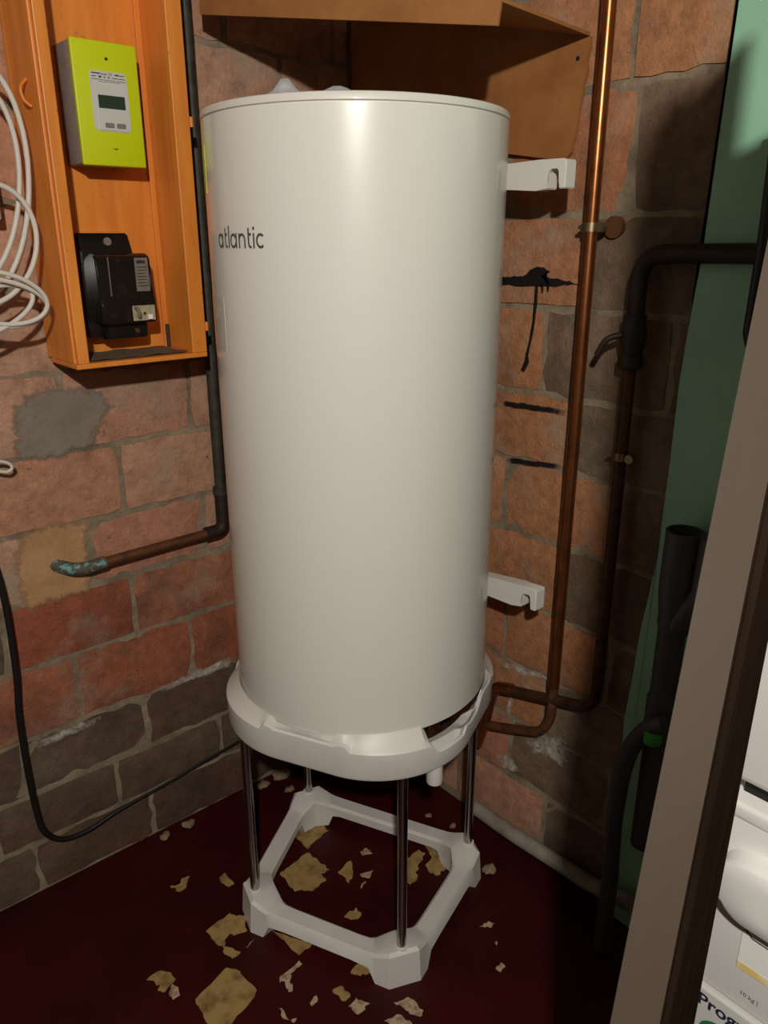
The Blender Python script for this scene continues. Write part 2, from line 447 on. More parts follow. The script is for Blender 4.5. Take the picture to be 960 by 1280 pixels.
def soft_mat(src):
    """copy of a wall-coat material that frays out towards the rim of the patch"""
    m = M[src].copy(); m.name = src + '_frayed'; t = m.node_tree; b = t.nodes['Principled BSDF']
    at_ = t.nodes.new('ShaderNodeAttribute'); at_.attribute_name = 'rim'
    ge = t.nodes.new('ShaderNodeNewGeometry'); no = t.nodes.new('ShaderNodeTexNoise'); no.inputs['Scale'].default_value = 45; no.inputs['Detail'].default_value = 6; no.inputs['Roughness'].default_value = 0.7
    t.links.new(ge.outputs['Position'], no.inputs['Vector'])
    ad = t.nodes.new('ShaderNodeMath'); ad.operation = 'ADD'; t.links.new(at_.outputs['Fac'], ad.inputs[0]); t.links.new(no.outputs['Fac'], ad.inputs[1])
    r = t.nodes.new('ShaderNodeValToRGB'); r.color_ramp.elements[0].position = 0.62; r.color_ramp.elements[1].position = 0.95
    t.links.new(ad.outputs[0], r.inputs['Fac']); t.links.new(r.outputs['Color'], b.inputs['Alpha'])
    return m
SOFT = {}
def wall_patch(name, pts, m, parent, t=0.004, X=None, Y=None, label=None, jit=0.004, n=4, soft=True, core=1.0):
    ps = []
    P = [at(x, y, X=X, Y=Y) for x, y in pts]
    for i, p in enumerate(P):
        q = P[(i + 1) % len(P)]
        for k in range(n):
            a = p.lerp(q, k / n)
            if k: a += Vector((0 if X else rnd.uniform(-1, 1) * jit, 0 if Y else rnd.uniform(-1, 1) * jit, rnd.uniform(-1, 1) * jit))
            ps.append(a)
    bm = bmesh.new(); lay_ = bm.verts.layers.float.new('rim')
    d = Vector((t * 2, 0, 0)) if X else Vector((0, t * 2, 0))
    c = sum(ps, Vector()) / len(ps); m_ = len(ps)
    if soft:
        rings = []
        for sc, rv in ((1.12, 0.0), (0.8, 0.55), (0.4, 0.8)):
            rings.append([bm.verts.new(c + (p - c) * sc) for p in ps])
            for v in rings[-1]: v[lay_] = rv * core
        cv = bm.verts.new(c); cv[lay_] = 0.9 * core
        for a, b in zip(rings, rings[1:]):
            for i in range(m_): bm.faces.new((a[i], a[(i + 1) % m_], b[(i + 1) % m_], b[i]))
        for i in range(m_): bm.faces.new((rings[-1][i], rings[-1][(i + 1) % m_], cv))
        if m not in SOFT: SOFT[m] = soft_mat(m)
        mm = SOFT[m]
    else:
        top = [bm.verts.new(p) for p in ps]; bot = [bm.verts.new(p + (p - c).normalized() * 0.002 + d) for p in ps]
        f = bm.faces.new(top)
        for i in range(m_): bm.faces.new((top[i], bot[i], bot[(i + 1) % m_], top[(i + 1) % m_]))
        bmesh.ops.triangulate(bm, faces=[f]); mm = m
    o = obj(name, bm, mm, parent)
    if label: o['label'] = label
    return o
wall_patch('cement_patch', [(16, 545), (18, 510), (45, 488), (90, 483), (128, 488), (138, 510), (122, 535), (118, 556), (80, 570), (20, 576)], 'render_grey', wl, Y=YL - 0.003, label='smooth grey cement patch')
wall_patch('plaster_patch', [(20, 700), (28, 668), (60, 655), (108, 650), (112, 690), (113, 740), (70, 752), (35, 762), (22, 735)], 'render_yellow', wl, Y=YL - 0.003, label='ochre plaster patch around the pipe end')
wall_patch('mortar_smear', [(36, 930), (80, 912), (128, 893), (122, 903), (75, 926), (40, 938)], 'salt', wl, Y=YL - 0.002, t=0.002, core=0.42)
wall_patch('mortar_smear', [(200, 858), (235, 842), (290, 820), (292, 832), (240, 850), (205, 866)], 'salt', wl, Y=YL - 0.002, t=0.002, core=0.42)
wall_patch('tar_smear', [(626, 346), (655, 345), (662, 338), (672, 334), (680, 336), (686, 340), (676, 345), (700, 350), (726, 356), (700, 357), (670, 357), (628, 356)], 'tar', wb, X=XB - 0.005, t=0.003, jit=0.002, n=5, label='black tar smear', soft=False)
wall_patch('tar_drip', [(669, 356), (671, 356), (670, 380), (667, 402), (663, 424), (659, 444), (660, 452), (654, 464), (651, 462), (656, 450), (657, 442), (662, 422), (665.5, 401), (668, 378)], 'tar', wb, X=XB - 0.005, t=0.002, jit=0.0006, n=2, soft=False)
wall_patch('tar_drip', [(676, 356), (678, 356), (677, 366)], 'tar', wb, X=XB - 0.005, t=0.002, jit=0.0003, n=2, soft=False)
wall_patch('tar_drip', [(683, 356), (685, 356), (684, 364)], 'tar', wb, X=XB - 0.005, t=0.002, jit=0.0003, n=2, soft=False)
wall_patch('tar_smear', [(625, 500), (655, 503), (706, 513), (706, 519), (650, 511), (628, 507)], 'tar', wb, X=XB - 0.005, t=0.003, jit=0.0018, n=5, core=0.6)
wall_patch('tar_smear', [(632, 571), (660, 575), (702, 580), (702, 585), (665, 582), (634, 576)], 'tar', wb, X=XB - 0.005, t=0.003, jit=0.0018, n=5, core=0.6)
wall_patch('salt_bloom', [(655, 928), (675, 918), (700, 920), (714, 945), (705, 962), (690, 950), (668, 942)], 'salt', wb, X=XB - 0.003, t=0.003, jit=0.006, core=0.42)
wall_patch('salt_bloom', [(632, 890), (638, 870), (643, 873), (641, 884), (636, 896)], 'salt', wb, X=XB - 0.003, t=0.003, jit=0.003, core=0.42)
wall_patch('salt_bloom', [(618, 940), (640, 944), (650, 965), (640, 965), (622, 952)], 'salt', wb, X=XB - 0.003, t=0.003, jit=0.006, core=0.42)
wall_patch('salt_bloom', [(622, 832), (640, 828), (676, 842), (700, 852), (668, 848), (642, 840)], 'salt', wb, X=XB - 0.003, t=0.003, jit=0.003, core=0.42)

# bare patches where the red floor paint has come off
def r4(x, y): return (160 + x / 3.692, 960 + y / 3.692)
def r5(x, y): return (380 + x / 3.692, 1000 + y / 3.692)
OC, PA = 'screed', 'screed_pale'
patches = [
 (r4, OC, [(310,1070),(450,925),(500,930),(530,960),(595,1030),(580,1060),(480,1180),(380,1190),(330,1110)]),
 (r4, OC, [(360,755),(470,670),(500,685),(545,680),(550,750),(490,775),(470,760),(440,830),(400,800)]),
 (r4, OC, [(440,820),(520,850),(480,880),(445,860)]),
 (r4, OC, [(85,980),(150,935),(200,945),(220,975),(170,1035),(140,1030),(150,1000)]),
 (r4, OC, [(195,545),(240,535),(250,510),(285,500),(270,550),(240,570)]),
 (r4, OC, [(420,510),(450,485),(490,535),(465,550),(430,530)]),
 (r4, OC, [(700,490),(740,460),(830,390),(880,430),(930,470),(890,490),(915,520),(850,570),(800,560),(770,572),(730,520)]),
 (r4, OC, [(755,300),(790,255),(830,300),(855,260),(900,265),(925,290),(850,350),(830,375),(800,340)]),
 (r4, OC, [(660,745),(780,790),(850,815),(790,865),(740,820)]),
 (r4, PA, [(700,965),(790,890),(805,905),(750,950),(760,1030),(740,1035),(725,985),(700,990)]),
 (r4, PA, [(190,1050),(205,1000),(230,1010),(240,1050),(210,1070)]),
 (r4, PA, [(840,1090),(870,1050),(875,1080),(850,1100)]),
 (r4, PA, [(695,1110),(712,1112),(745,1165),(725,1160)]),
 (r4, PA, [(750,1165),(780,1155),(765,1178)]),
 (r4, PA, [(545,830),(580,790),(560,820)]),
 (r5, OC, [(155,335),(215,280),(225,350),(210,385),(180,350)]),
 (r5, PA, [(260,240),(290,222),(315,245),(270,258)]),
 (r5, PA, [(258,345),(320,325),(300,362),(265,355)]),
 (r5, PA, [(260,410),(280,370),(286,382)]),
 (r5, OC, [(185,540),(240,497),(265,530),(250,550),(215,553)]),
 (r5, OC, [(478,270),(530,230),(560,250),(525,300),(520,370),(490,392),(478,380)]),
 (r5, OC, [(545,200),(600,205),(650,260),(655,320),(610,350),(575,330),(560,300),(590,262)]),
 (r5, OC, [(130,880),(180,860),(215,905),(185,930)]),
 (r5, PA, [(205,955),(240,915),(305,940),(250,990)]),
 (r5, PA, [(415,935),(480,910),(550,970),(540,1000),(500,990),(460,960)]),
 (r5, PA, [(370,1020),(430,990),(500,1034),(440,1044)]),
 (r5, OC, [(215,800),(250,755),(310,780),(300,800),(250,808)]),
 (r5, PA, [(810,585),(850,560),(880,570),(860,590)]),
 (r5, PA, [(885,780),(910,750),(930,770),(905,795)]),
 (r5, PA, [(880,655),(893,655),(887,672)]),
]
for fn, m, pts in patches:
    P = [at(*fn(*p), z=0.0) for p in pts]; ps = []
    for i, p in enumerate(P):
        q = P[(i + 1) % len(P)]
        for k in range(4):
            a = p.lerp(q, k / 4)
            if k: a += Vector((rnd.uniform(-1, 1), rnd.uniform(-1, 1), 0)) * min(0.004, (q - p).length * 0.12)
            ps.append(Vector((a.x, a.y, -0.001)))
    bm = prism(ps, (0, 0, 0.002)); bmesh.ops.triangulate(bm, faces=[f for f in bm.faces if len(f.verts) > 4])
    obj('bare_patch', bm, m, fl)

# ------------------------------------------------------------------ water heater
R, ZB0, ZS, ZT = 0.265, 0.624, 1.6996, 1.7138
wh = thing('water_heater', 'tall white enamelled water heater cylinder standing on the plastic stand', 'water heater', (0, 0, ZB0))
obj('body', lathe([(R - 0.03, ZB0 - 0.012), (R - 0.008, ZB0), (R, ZB0 + 0.006), (R, ZS - 0.001)], 128), 'enamel', wh, 40)
obj('top_cap', lathe([(R - 0.003, ZS - 0.004), (R - 0.003, ZS + 0.0005), (R + 0.0005, ZS + 0.002), (R + 0.0005, ZT - 0.006), (R - 0.002, ZT - 0.0015), (R - 0.007, ZT), (R * 0.6, ZT + 0.010), (0.02, ZT + 0.014)], 128), 'enamel_cap', wh, 40)
obj('bottom_cap', lathe([(0.05, ZB0 - 0.03), (R - 0.06, ZB0 - 0.03), (R - 0.032, ZB0 - 0.01)], 64), 'gap_black', wh, 40)
def ribbon(bm, pts, w):
    P = [Vector((x, y, 0)) for x, y in pts]; L = []; Rr = []
    for k, p in enumerate(P):
        t = (P[min(k + 1, len(P) - 1)] - P[max(k - 1, 0)]).normalized(); nn = Vector((-t.y, t.x, 0)) * w / 2
        L.append(bm.verts.new(p + nn)); Rr.append(bm.verts.new(p - nn))
    for k in range(len(P) - 1): bm.faces.new((L[k], L[k + 1], Rr[k + 1], Rr[k]))
def arc(cx, cy, rx, ry, a0, a1, n=12): return [(cx + rx * math.cos(math.radians(a0 + (a1 - a0) * k / n)), cy + ry * math.sin(math.radians(a0 + (a1 - a0) * k / n))) for k in range(n + 1)]
def letters():
    bm = bmesh.new(); w = 0.17; x = 0.0
    for ch in 'atlantic':
        if ch == 'a':
            ribbon(bm, arc(x + .42, .5, .36, .42, 20, 340, 18), w); ribbon(bm, [(x + .82, 0), (x + .82, .5), (x + .82, 1.0)], w); x += 1.1
        elif ch == 't':
            ribbon(bm, [(x + .2, 1.35), (x + .2, .8), (x + .2, .35), (x + .25, .15), (x + .38, .08), (x + .52, .08)], w); ribbon(bm, [(x + .2, .92), (x + .5, .92)], w); x += .66
        elif ch == 'l':
            ribbon(bm, [(x + .12, 1.5), (x + .12, .8), (x + .12, 0)], w); x += .36
        elif ch == 'n':
            ribbon(bm, [(x + .12, 1.0), (x + .12, .5), (x + .12, 0)], w); ribbon(bm, arc(x + .46, .56, .34, .36, 180, 0, 10) + [(x + .80, .3), (x + .80, 0)], w); x += 1.04
        elif ch == 'i':
            ribbon(bm, [(x + .12, 1.0), (x + .12, .5), (x + .12, 0)], w); ribbon(bm, [(x + .12, 1.42), (x + .12, 1.22)], .2); x += .36
        elif ch == 'c':
            ribbon(bm, arc(x + .46, .5, .38, .42, 45, 315, 16), w); x += .9
    return bm
tb = letters()
xs = [v.co.x for v in tb.verts]; w_ = max(xs) - min(xs); x0 = min(xs)
ZTX = 1.500; LW = 0.122
A0 = math.radians(184.6)
for v in tb.verts:
    a = A0 + ((v.co.x - x0) / w_ - 0.5) * LW / R
    v.co = Vector(((R + 0.0007) * math.cos(a), (R + 0.0007) * math.sin(a), ZTX + v.co.y * LW / w_ * 1.12))
lg = obj('logo_lettering', tb, 'logo', wh); lg['label'] = 'dark grey lettering reading atlantic'
# sticker strips near the left silhouette
s1 = obj('energy_label', cyl_patch(R, math.radians(148), math.radians(160), 1.585, 1.66, 0.0006), 'energy', wh); s1['label'] = 'yellow green energy sticker'
obj('clear_label', cyl_patch(R, math.radians(150), math.radians(172), 1.33, 1.42, 0.0004), 'clear_label', wh)
# wall brackets: flat bars along the back with a slot near either end
def bracket(zt, tilt, name):
    H = 0.046
    for s in (-1, 1):
        y = [0.05, 0.19, 0.20, 0.246, 0.25, 0.25, 0.236, 0.236, 0.232, 0.218, 0.211, 0.211, 0.185, 0.10, 0.05]
        z = [0.0, 0.004, 0.004, 0.003, 0.0, -H, -H, -H * .36, -H * .24, -H * .24, -H * .36, -H, -H * 1.05, -H * .92, -H * .9]
        pl = [(0.272, s * a, zt + b + tilt * a) for a, b in zip(y, z)]
        bm = prism(pl, (0.03, 0, 0))
        bmesh.ops.bevel(bm, geom=list(bm.edges), offset=0.0016, segments=2, affect='EDGES')
        obj(name, bm, 'bracket', wh, 40)
    bm = box((0.20, -0.06, zt - H * .9), (0.29, 0.06, zt), 0.004)
    obj('bracket_foot', bm, 'bracket', wh, 40)
bracket(1.644, 0.0, 'bracket')
bracket(0.785, 0.10, 'bracket')
# fittings under the tank seen through the notch of the collar
fx, fy = 0.06, -0.19
obj('heater_fitting', lathe([(0.012, 0.53), (0.012, 0.56), (0.022, 0.562), (0.022, 0.585), (0.014, 0.587), (0.014, 0.60)], 16, (0.085, -0.175)), 'iron', wh, 40)
obj('heater_fitting', lathe([(0.016, 0.545), (0.016, 0.57), (0.026, 0.572), (0.026, 0.597)], 16, (0.02, -0.17)), 'chrome', wh, 40)

# ------------------------------------------------------------------ stand
LEG = [at(x, y, z=0.085) for x, y in ((319, 1111), (386, 989), (585, 1053), (502, 1182))]
LC = sum(LEG, Vector()) / 4
st = thing('heater_stand', 'white plastic heater stand with four steel tube legs on the red floor', 'stand', (LC.x, LC.y, 0))
def ring_frame():
    n = 4; outer = []; inner = []; zt = []; zbo = []
    def line_off(i, off):
        a, b = LEG[i], LEG[(i + 1) % n]; d = (b - a).normalized()
        nrm = Vector((d.y, -d.x, 0))
        if nrm.dot((a + b) / 2 - LC) < 0: nrm = -nrm
        return a + nrm * off, d
    for i in range(n):
        p = LEG[i]; dp = (LEG[i - 1] - p).normalized(); dn = (LEG[(i + 1) % n] - p).normalized()
        out = (p - LC); out.z = 0; out.normalize()
        npv = Vector((dp.y, -dp.x, 0)); npv = npv if npv.dot(out) > 0 else -npv
        nnv = Vector((dn.y, -dn.x, 0)); nnv = nnv if nnv.dot(out) > 0 else -nnv
        O = 0.036
        for (k, along, off, ioff, ia, top, bot) in (
            (0, 0.100, O, -0.008, 0.100, 0.068, 0.040), (0, 0.062, O, -0.009, 0.078, 0.069, 0.036), (0, 0.046, O + 0.001, -0.012, 0.066, 0.072, 0.0), (0, 0.012, O + 0.001, -0.030, 0.036, 0.086, 0.0),
            (1, 0.012, O + 0.001, -0.030, 0.036, 0.086, 0.0), (1, 0.046, O + 0.001, -0.012, 0.066, 0.072, 0.0), (1, 0.062, O, -0.009, 0.078, 0.069, 0.036), (1, 0.100, O, -0.008, 0.100, 0.068, 0.040)):
            d_, n_ = ((dp, npv) if k == 0 else (dn, nnv))
            outer.append(p + d_ * along + n_ * off); inner.append(p + d_ * ia + n_ * ioff); zt.append(top); zbo.append(bot)
    # walk order: corner i goes prev-edge side -> next-edge side
    bm = bmesh.new(); N = len(outer); rows = []
    for k in range(N):
        o, i, t, b = outer[k], inner[k], zt[k], zbo[k]
        m = o.lerp(i, 0.12); m2 = o.lerp(i, 0.85)
        fl_ = (o - i).normalized() * 0.006
        rows.append([bm.verts.new((o.x + fl_.x, o.y + fl_.y, b)), bm.verts.new((o.x, o.y, t - 0.006)), bm.verts.new((m.x, m.y, t)), bm.verts.new((m2.x, m2.y, t)),
                     bm.verts.new((i.x, i.y, t - 0.006)), bm.verts.new((i.x, i.y, max(b, 0.012) if b > 0 else 0.004)), ])
    for k in range(N):
        a, c = rows[k], rows[(k + 1) % N]
        for j in range(6): bm.faces.new((a[j], c[j], c[(j + 1) % 6], a[(j + 1) % 6]))
    return bm
bf = obj('base_frame', ring_frame(), 'plastic', st, 35)
TOPZ = 0.585
for p in LEG:
    rod = obj('leg', tube([(p.x, p.y, 0.075), (p.x, p.y, TOPZ)], 0.0105, 20), 'chrome', st, 40)
    obj('leg_socket', lathe([(0.0145, 0.074), (0.0145, 0.0885), (0.0115, 0.0895)], 20, (p.x, p.y)), 'plastic', st, 40)
# top collar: rounded square ring that cradles the tank
TH = math.radians(25.3)
def collar():
    bm = bmesh.new(); N = 160; half, rc = 0.2695, 0.205; rows = []
    for k in range(N):
        ph = 2 * PI * k / N                      # direction in the collar's own frame
        # distance to the rounded square along ph
        cx_, sy_ = abs(math.cos(ph)), abs(math.sin(ph)); c0 = half - rc
        lo_, hi_ = 0.2, 0.5
        for _ in range(30):
            md = (lo_ + hi_) / 2; X_, Y_ = md * cx_, md * sy_
            inside = (X_ <= half and Y_ <= half) and not (X_ > c0 and Y_ > c0 and math.hypot(X_ - c0, Y_ - c0) > rc)
            if inside: lo_ = md
            else: hi_ = md
        ro = lo_; a = ph + TH
        deg = math.degrees(a) % 360
        zo = 0.612; zi = 0.638; ri = R + 0.003
        c4 = abs(((math.degrees(ph)) % 90) - 45)        # 0 at a corner, 45 mid-side
        if c4 > 26: zo = 0.624; zi = 0.637
        if c4 > 30: zo = 0.619; zi = 0.632
        ridge = ri + (ro - ri) * (0.45 if c4 < 26 else 0.7)
        notch = max(0.0, min(1.0, min((deg - 256) / 4, (298 - deg) / 7)))
        zo = zo - notch * 0.022; zi = zi - notch * 0.055; zr = (zo + 0.010) * (1 - notch) + (zo - 0.012) * notch
        rin = ri * (1 - notch) + (ri - 0.012) * notch
        ridge = ridge * (1 - notch) + (ro - 0.012) * notch
        u = Vector((math.cos(a), math.sin(a), 0))
        prof = [(ro - 0.016, 0.545), (ro - 0.003, 0.548), (ro, 0.555), (ro + 0.001, zo - 0.004), (ro - 0.002, zo), (ridge, zr if notch > 0 else max(zo, zo + (zi - zo) * 0.35)), (rin, zi), (rin - 0.02, min(zi, 0.575)), (rin - 0.02, 0.547)]
        rows.append([bm.verts.new(u * r + Vector((0, 0, z))) for r, z in prof])
    J = len(rows[0])
    for k in range(N):
        a, c = rows[k], rows[(k + 1) % N]
        for j in range(J): bm.faces.new((a[j], c[j], c[(j + 1) % J], a[(j + 1) % J]))
    return bm
obj('top_collar', collar(), 'plastic', st, 28)
SPT = at(543, 975, z=0.505)
ds = obj('drain_spout', lathe([(0.016, 0.56), (0.0165, 0.508), (0.0155, 0.502), (0.012, 0.502), (0.012, 0.52)], 24, (SPT.x, SPT.y)), 'plastic', st, 40)
ds['label'] = 'white drain spout hanging below the collar'

# crumpled paper on the top of the tank
bm = bmesh.new(); cols = []
PB = at(329, 112, z=ZT + 0.008); PB.z = 0
for i in range(13):
    t = i / 12
    row = []
    for j in range(5):
        s = j / 4
        base = PB + CR * (0.135 * t) + _f0 * (0.006 + 0.05 * s); base.z = 0
        rr_ = min(base.length, R - 0.007); cap_z = ZT + 0.010 * max(0.0, (R - 0.007 - rr_) / (R * 0.4 - 0.007))
        zz = cap_z + 0.0008 + 0.024 * math.sin(PI * min(1, t * 2.4)) ** 2 * (1 if t < 0.42 else 0.0) * min(1.0, s * 2) + (0.010 * math.sin(PI * max(0, (t - 0.6) / 0.4)) * min(1.0, s * 2))
        row.append(bm.verts.new((base.x, base.y, zz)))
    cols.append(row)
for i in range(12):
    for j in range(4): bm.faces.new((cols[i][j], cols[i + 1][j], cols[i + 1][j + 1], cols[i][j + 1]))
bmesh.ops.solidify(bm, geom=list(bm.faces), thickness=0.0004)
tag(obj('paper_sheet', bm, 'paper', None, 60), 'curled white paper sheet lying on top of the water heater', 'paper')

# ------------------------------------------------------------------ brown board hood above the heater
FRT = at(627, 2, Y=-0.20); FRB = at(622, 32, Y=-0.20); FLB = at(250, 18, Y=0.43); BR_ = at(738, 45, X=XB - 0.012)
hd = thing('board_hood', 'brown hardboard hood with a ragged edge fixed in the corner above the water heater', 'board', (XB - 0.02, 0.1, 1.66))
FLT = FLB + Vector((0, 0, 0.07)); FRT2 = FRT.copy()
BL_ = Vector((XB - 0.012, 0.49, FLT.z + 0.0))
bm = bmesh.new()
def slab(pts, d):
    b = prism(pts, d); bmesh.ops.triangulate(b, faces=[f for f in b.faces if len(f.verts) > 3]); return b
obj('top_board', slab([FRT2, BR_ + Vector((0, 0, 0.0)), BL_, FLT], (0, 0, 0.006)), 'hood', hd)
nf = (FLB - FRB).cross(Vector((0, 0, 1))).normalized() * 0.006
if nf.dot(CAM - FRB) > 0: nf = -nf
obj('front_lip', slab([FRB, FRT2 + Vector((0, 0, 0.006)), FLT + Vector((0, 0, 0.006)), FLB], nf), 'hood', hd)
re_ = [(738, 45), (737, 60), (733, 75), (734, 88), (729, 105), (727, 116), (725, 130), (722, 150), (718, 172), (713, 190), (706, 200), (672, 197), (640, 193), (520, 175)]
pl = [at(x, y, X=XB - 0.012) for x, y in re_] + [Vector((XB - 0.012, 0.49, 1.70)), BL_]
obj('back_board', slab(pl, (0.008, 0, 0)), 'hood', hd)
h_ = at(722, 73, X=XB - 0.0128)
obj('board_hole', disc(h_, (1, 0, 0), 0.004, 0.002), 'gap_black', hd)

# ------------------------------------------------------------------ meter cabinet
cx0, cx1, cyf, cz0, cz1 = -0.41, -0.13, 0.352, 1.286, 2.16
yb = YL - 0.004
cb = thing('meter_cabinet', 'orange painted open wooden cabinet hung on the brick wall left of the heater', 'cabinet', (-0.27, yb, cz0))
obj('back_panel', box((cx0, yb - 0.014, cz0), (cx1, yb, cz1)), 'orange', cb)
obj('side_panel', box((cx0, cyf + 0.012, cz0), (cx0 + 0.014, yb - 0.014, cz1), 0.0015), 'orange', cb)
obj('side_panel', box((cx1 - 0.018, cyf + 0.012, cz0), (cx1, yb - 0.014, cz1), 0.0015), 'orange', cb)
obj('bottom_board', box((cx0, cyf, cz0 - 0.010), (cx1, yb - 0.014, cz0), 0.002), 'orange', cb)
obj('top_board', box((cx0, cyf, cz1), (cx1, yb, cz1 + 0.012), 0.002), 'orange', cb)
obj('front_post', box((cx0 + 0.004, cyf, cz0), (cx0 + 0.026, cyf + 0.014, cz1), 0.002), 'orange', cb)
obj('front_post', box((cx1 - 0.034, cyf, cz0), (cx1, cyf + 0.014, cz1), 0.002), 'orange', cb)
obj('corner_strip', box((cx1 - 0.030, yb - 0.02, cz0), (cx1 - 0.018, yb - 0.014, cz1), 0.001), 'orange', cb)
obj('inner_strip', box((cx1 - 0.028, cyf + 0.014, cz0), (cx1 - 0.018, cyf + 0.03, cz1), 0.001), 'orange', cb)
bm = bmesh.new()
n_ = 12; g = []
for j in range(5):
    g.append([bm.verts.new((cx0 + 0.03 + (cx1 - 0.035 - cx0 - 0.03) * i / n_, cyf + 0.016 + (yb - 0.03 - cyf) * j / 4, cz0 + 0.001 + rnd.uniform(0.0, 0.003))) for i in range(n_ + 1)])
for j in range(4):
    for i in range(n_): bm.faces.new((g[j][i], g[j][i + 1], g[j + 1][i + 1], g[j + 1][i]))
obj('dust_layer', bm, 'dust', cb, 60)
hz = at(42, 115, Y=0.40)
hk = tube(spline([(cx0 - 0.001, 0.41, 1.78), (cx0 - 0.014, 0.408, 1.765), (cx0 - 0.012, 0.404, 1.745), (cx0 - 0.001, 0.402, 1.735)]), 0.003, 8)
obj('hook', hk, 'orange', cb, 60)
for zz in (1.33, 1.72):
    obj('hinge', tube([(cx1 + 0.004, cyf + 0.003, zz), (cx1 + 0.004, cyf + 0.003, zz + 0.018)], 0.004, 10), 'orange', cb, 40)
obj('latch_pin', tube([(cx1 - 0.026, yb - 0.03, cz0 + 0.002), (cx1 - 0.026, yb - 0.03, cz0 + 0.05)], 0.004, 10), 'ink', cb, 40)

# electricity meter
mx0, mx1, mz0, mz1, myf = -0.326, -0.200, 1.646, 1.858, 0.412
em = thing('electricity_meter', 'lime green electricity meter with small display in the orange cabinet', 'meter', (-0.26, yb - 0.014, mz0))
obj('meter_body', box((mx0, myf + 0.008, mz0 + 0.002), (mx1 - 0.004, yb - 0.0145, mz1 - 0.002), 0.003), 'meter_grey', em, 40)
bm = box((mx0, myf, mz0), (mx1, myf + 0.010, mz1), 0.0028, 3)
obj('cover', bm, 'lime', em, 40)
def mpt(u, v): return (mx0 + (mx1 - mx0) * u, myf, mz1 - (mz1 - mz0) * v)
def rrect(u0, v0, u1, v1, t, r=0.006, y0=0.0, seg=4):
    a, b = mpt(u0, v1), mpt(u1, v0); pts = []
    for cx_, cz_, q in ((b[0] - r, b[2] - r, 0), (a[0] + r, b[2] - r, 1), (a[0] + r, a[2] + r, 2), (b[0] - r, a[2] + r, 3)):
        for k in range(seg + 1):
            an = q * PI / 2 + k / seg * PI / 2
            pts.append((cx_ + r * math.cos(an), myf + y0, cz_ + r * math.sin(an)))
    return prism(pts, (0, -t, 0))
obj('faceplate', rrect(0.23, 0.235, 0.80, 0.715, 0.0012, 0.008), 'face', em)
fw = obj('window_frame', rrect(0.31, 0.335, 0.74, 0.705, 0.0016, 0.002, -0.001), 'face', em)
obj('display', rrect(0.325, 0.425, 0.735, 0.53, 0.0006, 0.001, -0.0026), 'lcd', em)
for u0 in (0.39, 0.57): obj('button', rrect(u0, 0.645, u0 + 0.14, 0.685, 0.0012, 0.002, -0.0026), 'button', em)
obj('indicator', rrect(0.495, 0.125, 0.54, 0.147, 0.0006, 0.0005), 'ink', em)
def mdash(u0, u1, v, h): obj('print_line', box(Vector(mpt(u0, v + h / 2)) + Vector((0, -0.0017, 0)), Vector(mpt(u1, v - h / 2)) + Vector((0, -0.0013, 0))), 'ink', em)
for u0, u1, v, h in ((0.265, 0.40, 0.256, 0.009), (0.415, 0.445, 0.259, 0.007), (0.455, 0.50, 0.259, 0.007), (0.62, 0.68, 0.257, 0.011), (0.69, 0.76, 0.259, 0.006),
                     (0.265, 0.33, 0.281, 0.006), (0.37, 0.41, 0.281, 0.014), (0.45, 0.47, 0.281, 0.011), (0.51, 0.535, 0.281, 0.011), (0.57, 0.66, 0.284, 0.005), (0.67, 0.78, 0.284, 0.005),
                     (0.255, 0.43, 0.303, 0.0035), (0.44, 0.62, 0.304, 0.0035), (0.63, 0.78, 0.305, 0.0035), (0.36, 0.70, 0.318, 0.003)): mdash(u0, u1, v, h)
tb = place(text_bm('CE', 0.006), mpt(0.52, 0.265), (1, 0, 0), (0, 0, 1))
for q in tb.verts: q.co.y -= 0.0016
obj('print_line', tb, 'ink', em)
# small bird-like emblem
c_ = Vector(mpt(0.52, 0.855)); bm = prism([c_ + Vector(p) * 0.001 for p in ((-7.5, -0.2, 1.2), (-3, -0.2, 1.3), (0, -0.2, 0.2), (3, -0.2, 1.2), (7, -0.2, 1.0), (3, -0.2, -0.1), (1.2, -0.2, -2.4), (-0.5, -0.2, -1.4), (-2.5, -0.2, 0.2))], (0, -0.0004, 0))
obj('emblem', bm, 'ink', em)

# circuit breaker
bk = thing('circuit_breaker', 'black bakelite circuit breaker with grey label below the lime meter', 'circuit breaker', (-0.27, yb - 0.014, 1.32))
obj('mount_board', box((-0.352, yb - 0.028, 1.313), (-0.232, yb - 0.0145, 1.528), 0.002), 'orange', bk)
def side_profile(x0, x1, pts, bev, m, name):
    bm = prism([(x0, y, z) for y, z in pts], (x1 - x0, 0, 0))
    bmesh.ops.bevel(bm, geom=list(bm.edges), offset=bev, segments=2, affect='EDGES')
    return obj(name, bm, m, bk, 40)
side_profile(-0.345, -0.238, [(0.484, 1.322), (0.484, 1.525), (0.45, 1.525), (0.434, 1.49), (0.436, 1.325)], 0.003, 'bakelite', 'breaker_base')
side_profile(-0.330, -0.216, [(0.45, 1.350), (0.45, 1.486), (0.415, 1.486), (0.405, 1.478), (0.405, 1.405), (0.395, 1.39), (0.395, 1.352)], 0.003, 'bakelite', 'breaker_housing')
side_profile(-0.318, -0.228, [(0.45, 1.318), (0.45, 1.352), (0.418, 1.352), (0.42, 1.320)], 0.003, 'bakelite', 'terminal_cover')
obj('rating_plate', box((-0.250, 0.4035, 1.413), (-0.222, 0.4055, 1.478)), 'plate', bk)
obj('lower_plate', box((-0.248, 0.4033, 1.396), (-0.222, 0.4055, 1.409)), 'bakelite', bk)
obj('test_window', box((-0.268, 0.3938, 1.356), (-0.220, 0.3955, 1.386), 0.0005), 'ivory', bk)
obj('test_button', box((-0.238, 0.388, 1.358), (-0.228, 0.394, 1.368), 0.001), 'sticker', bk)
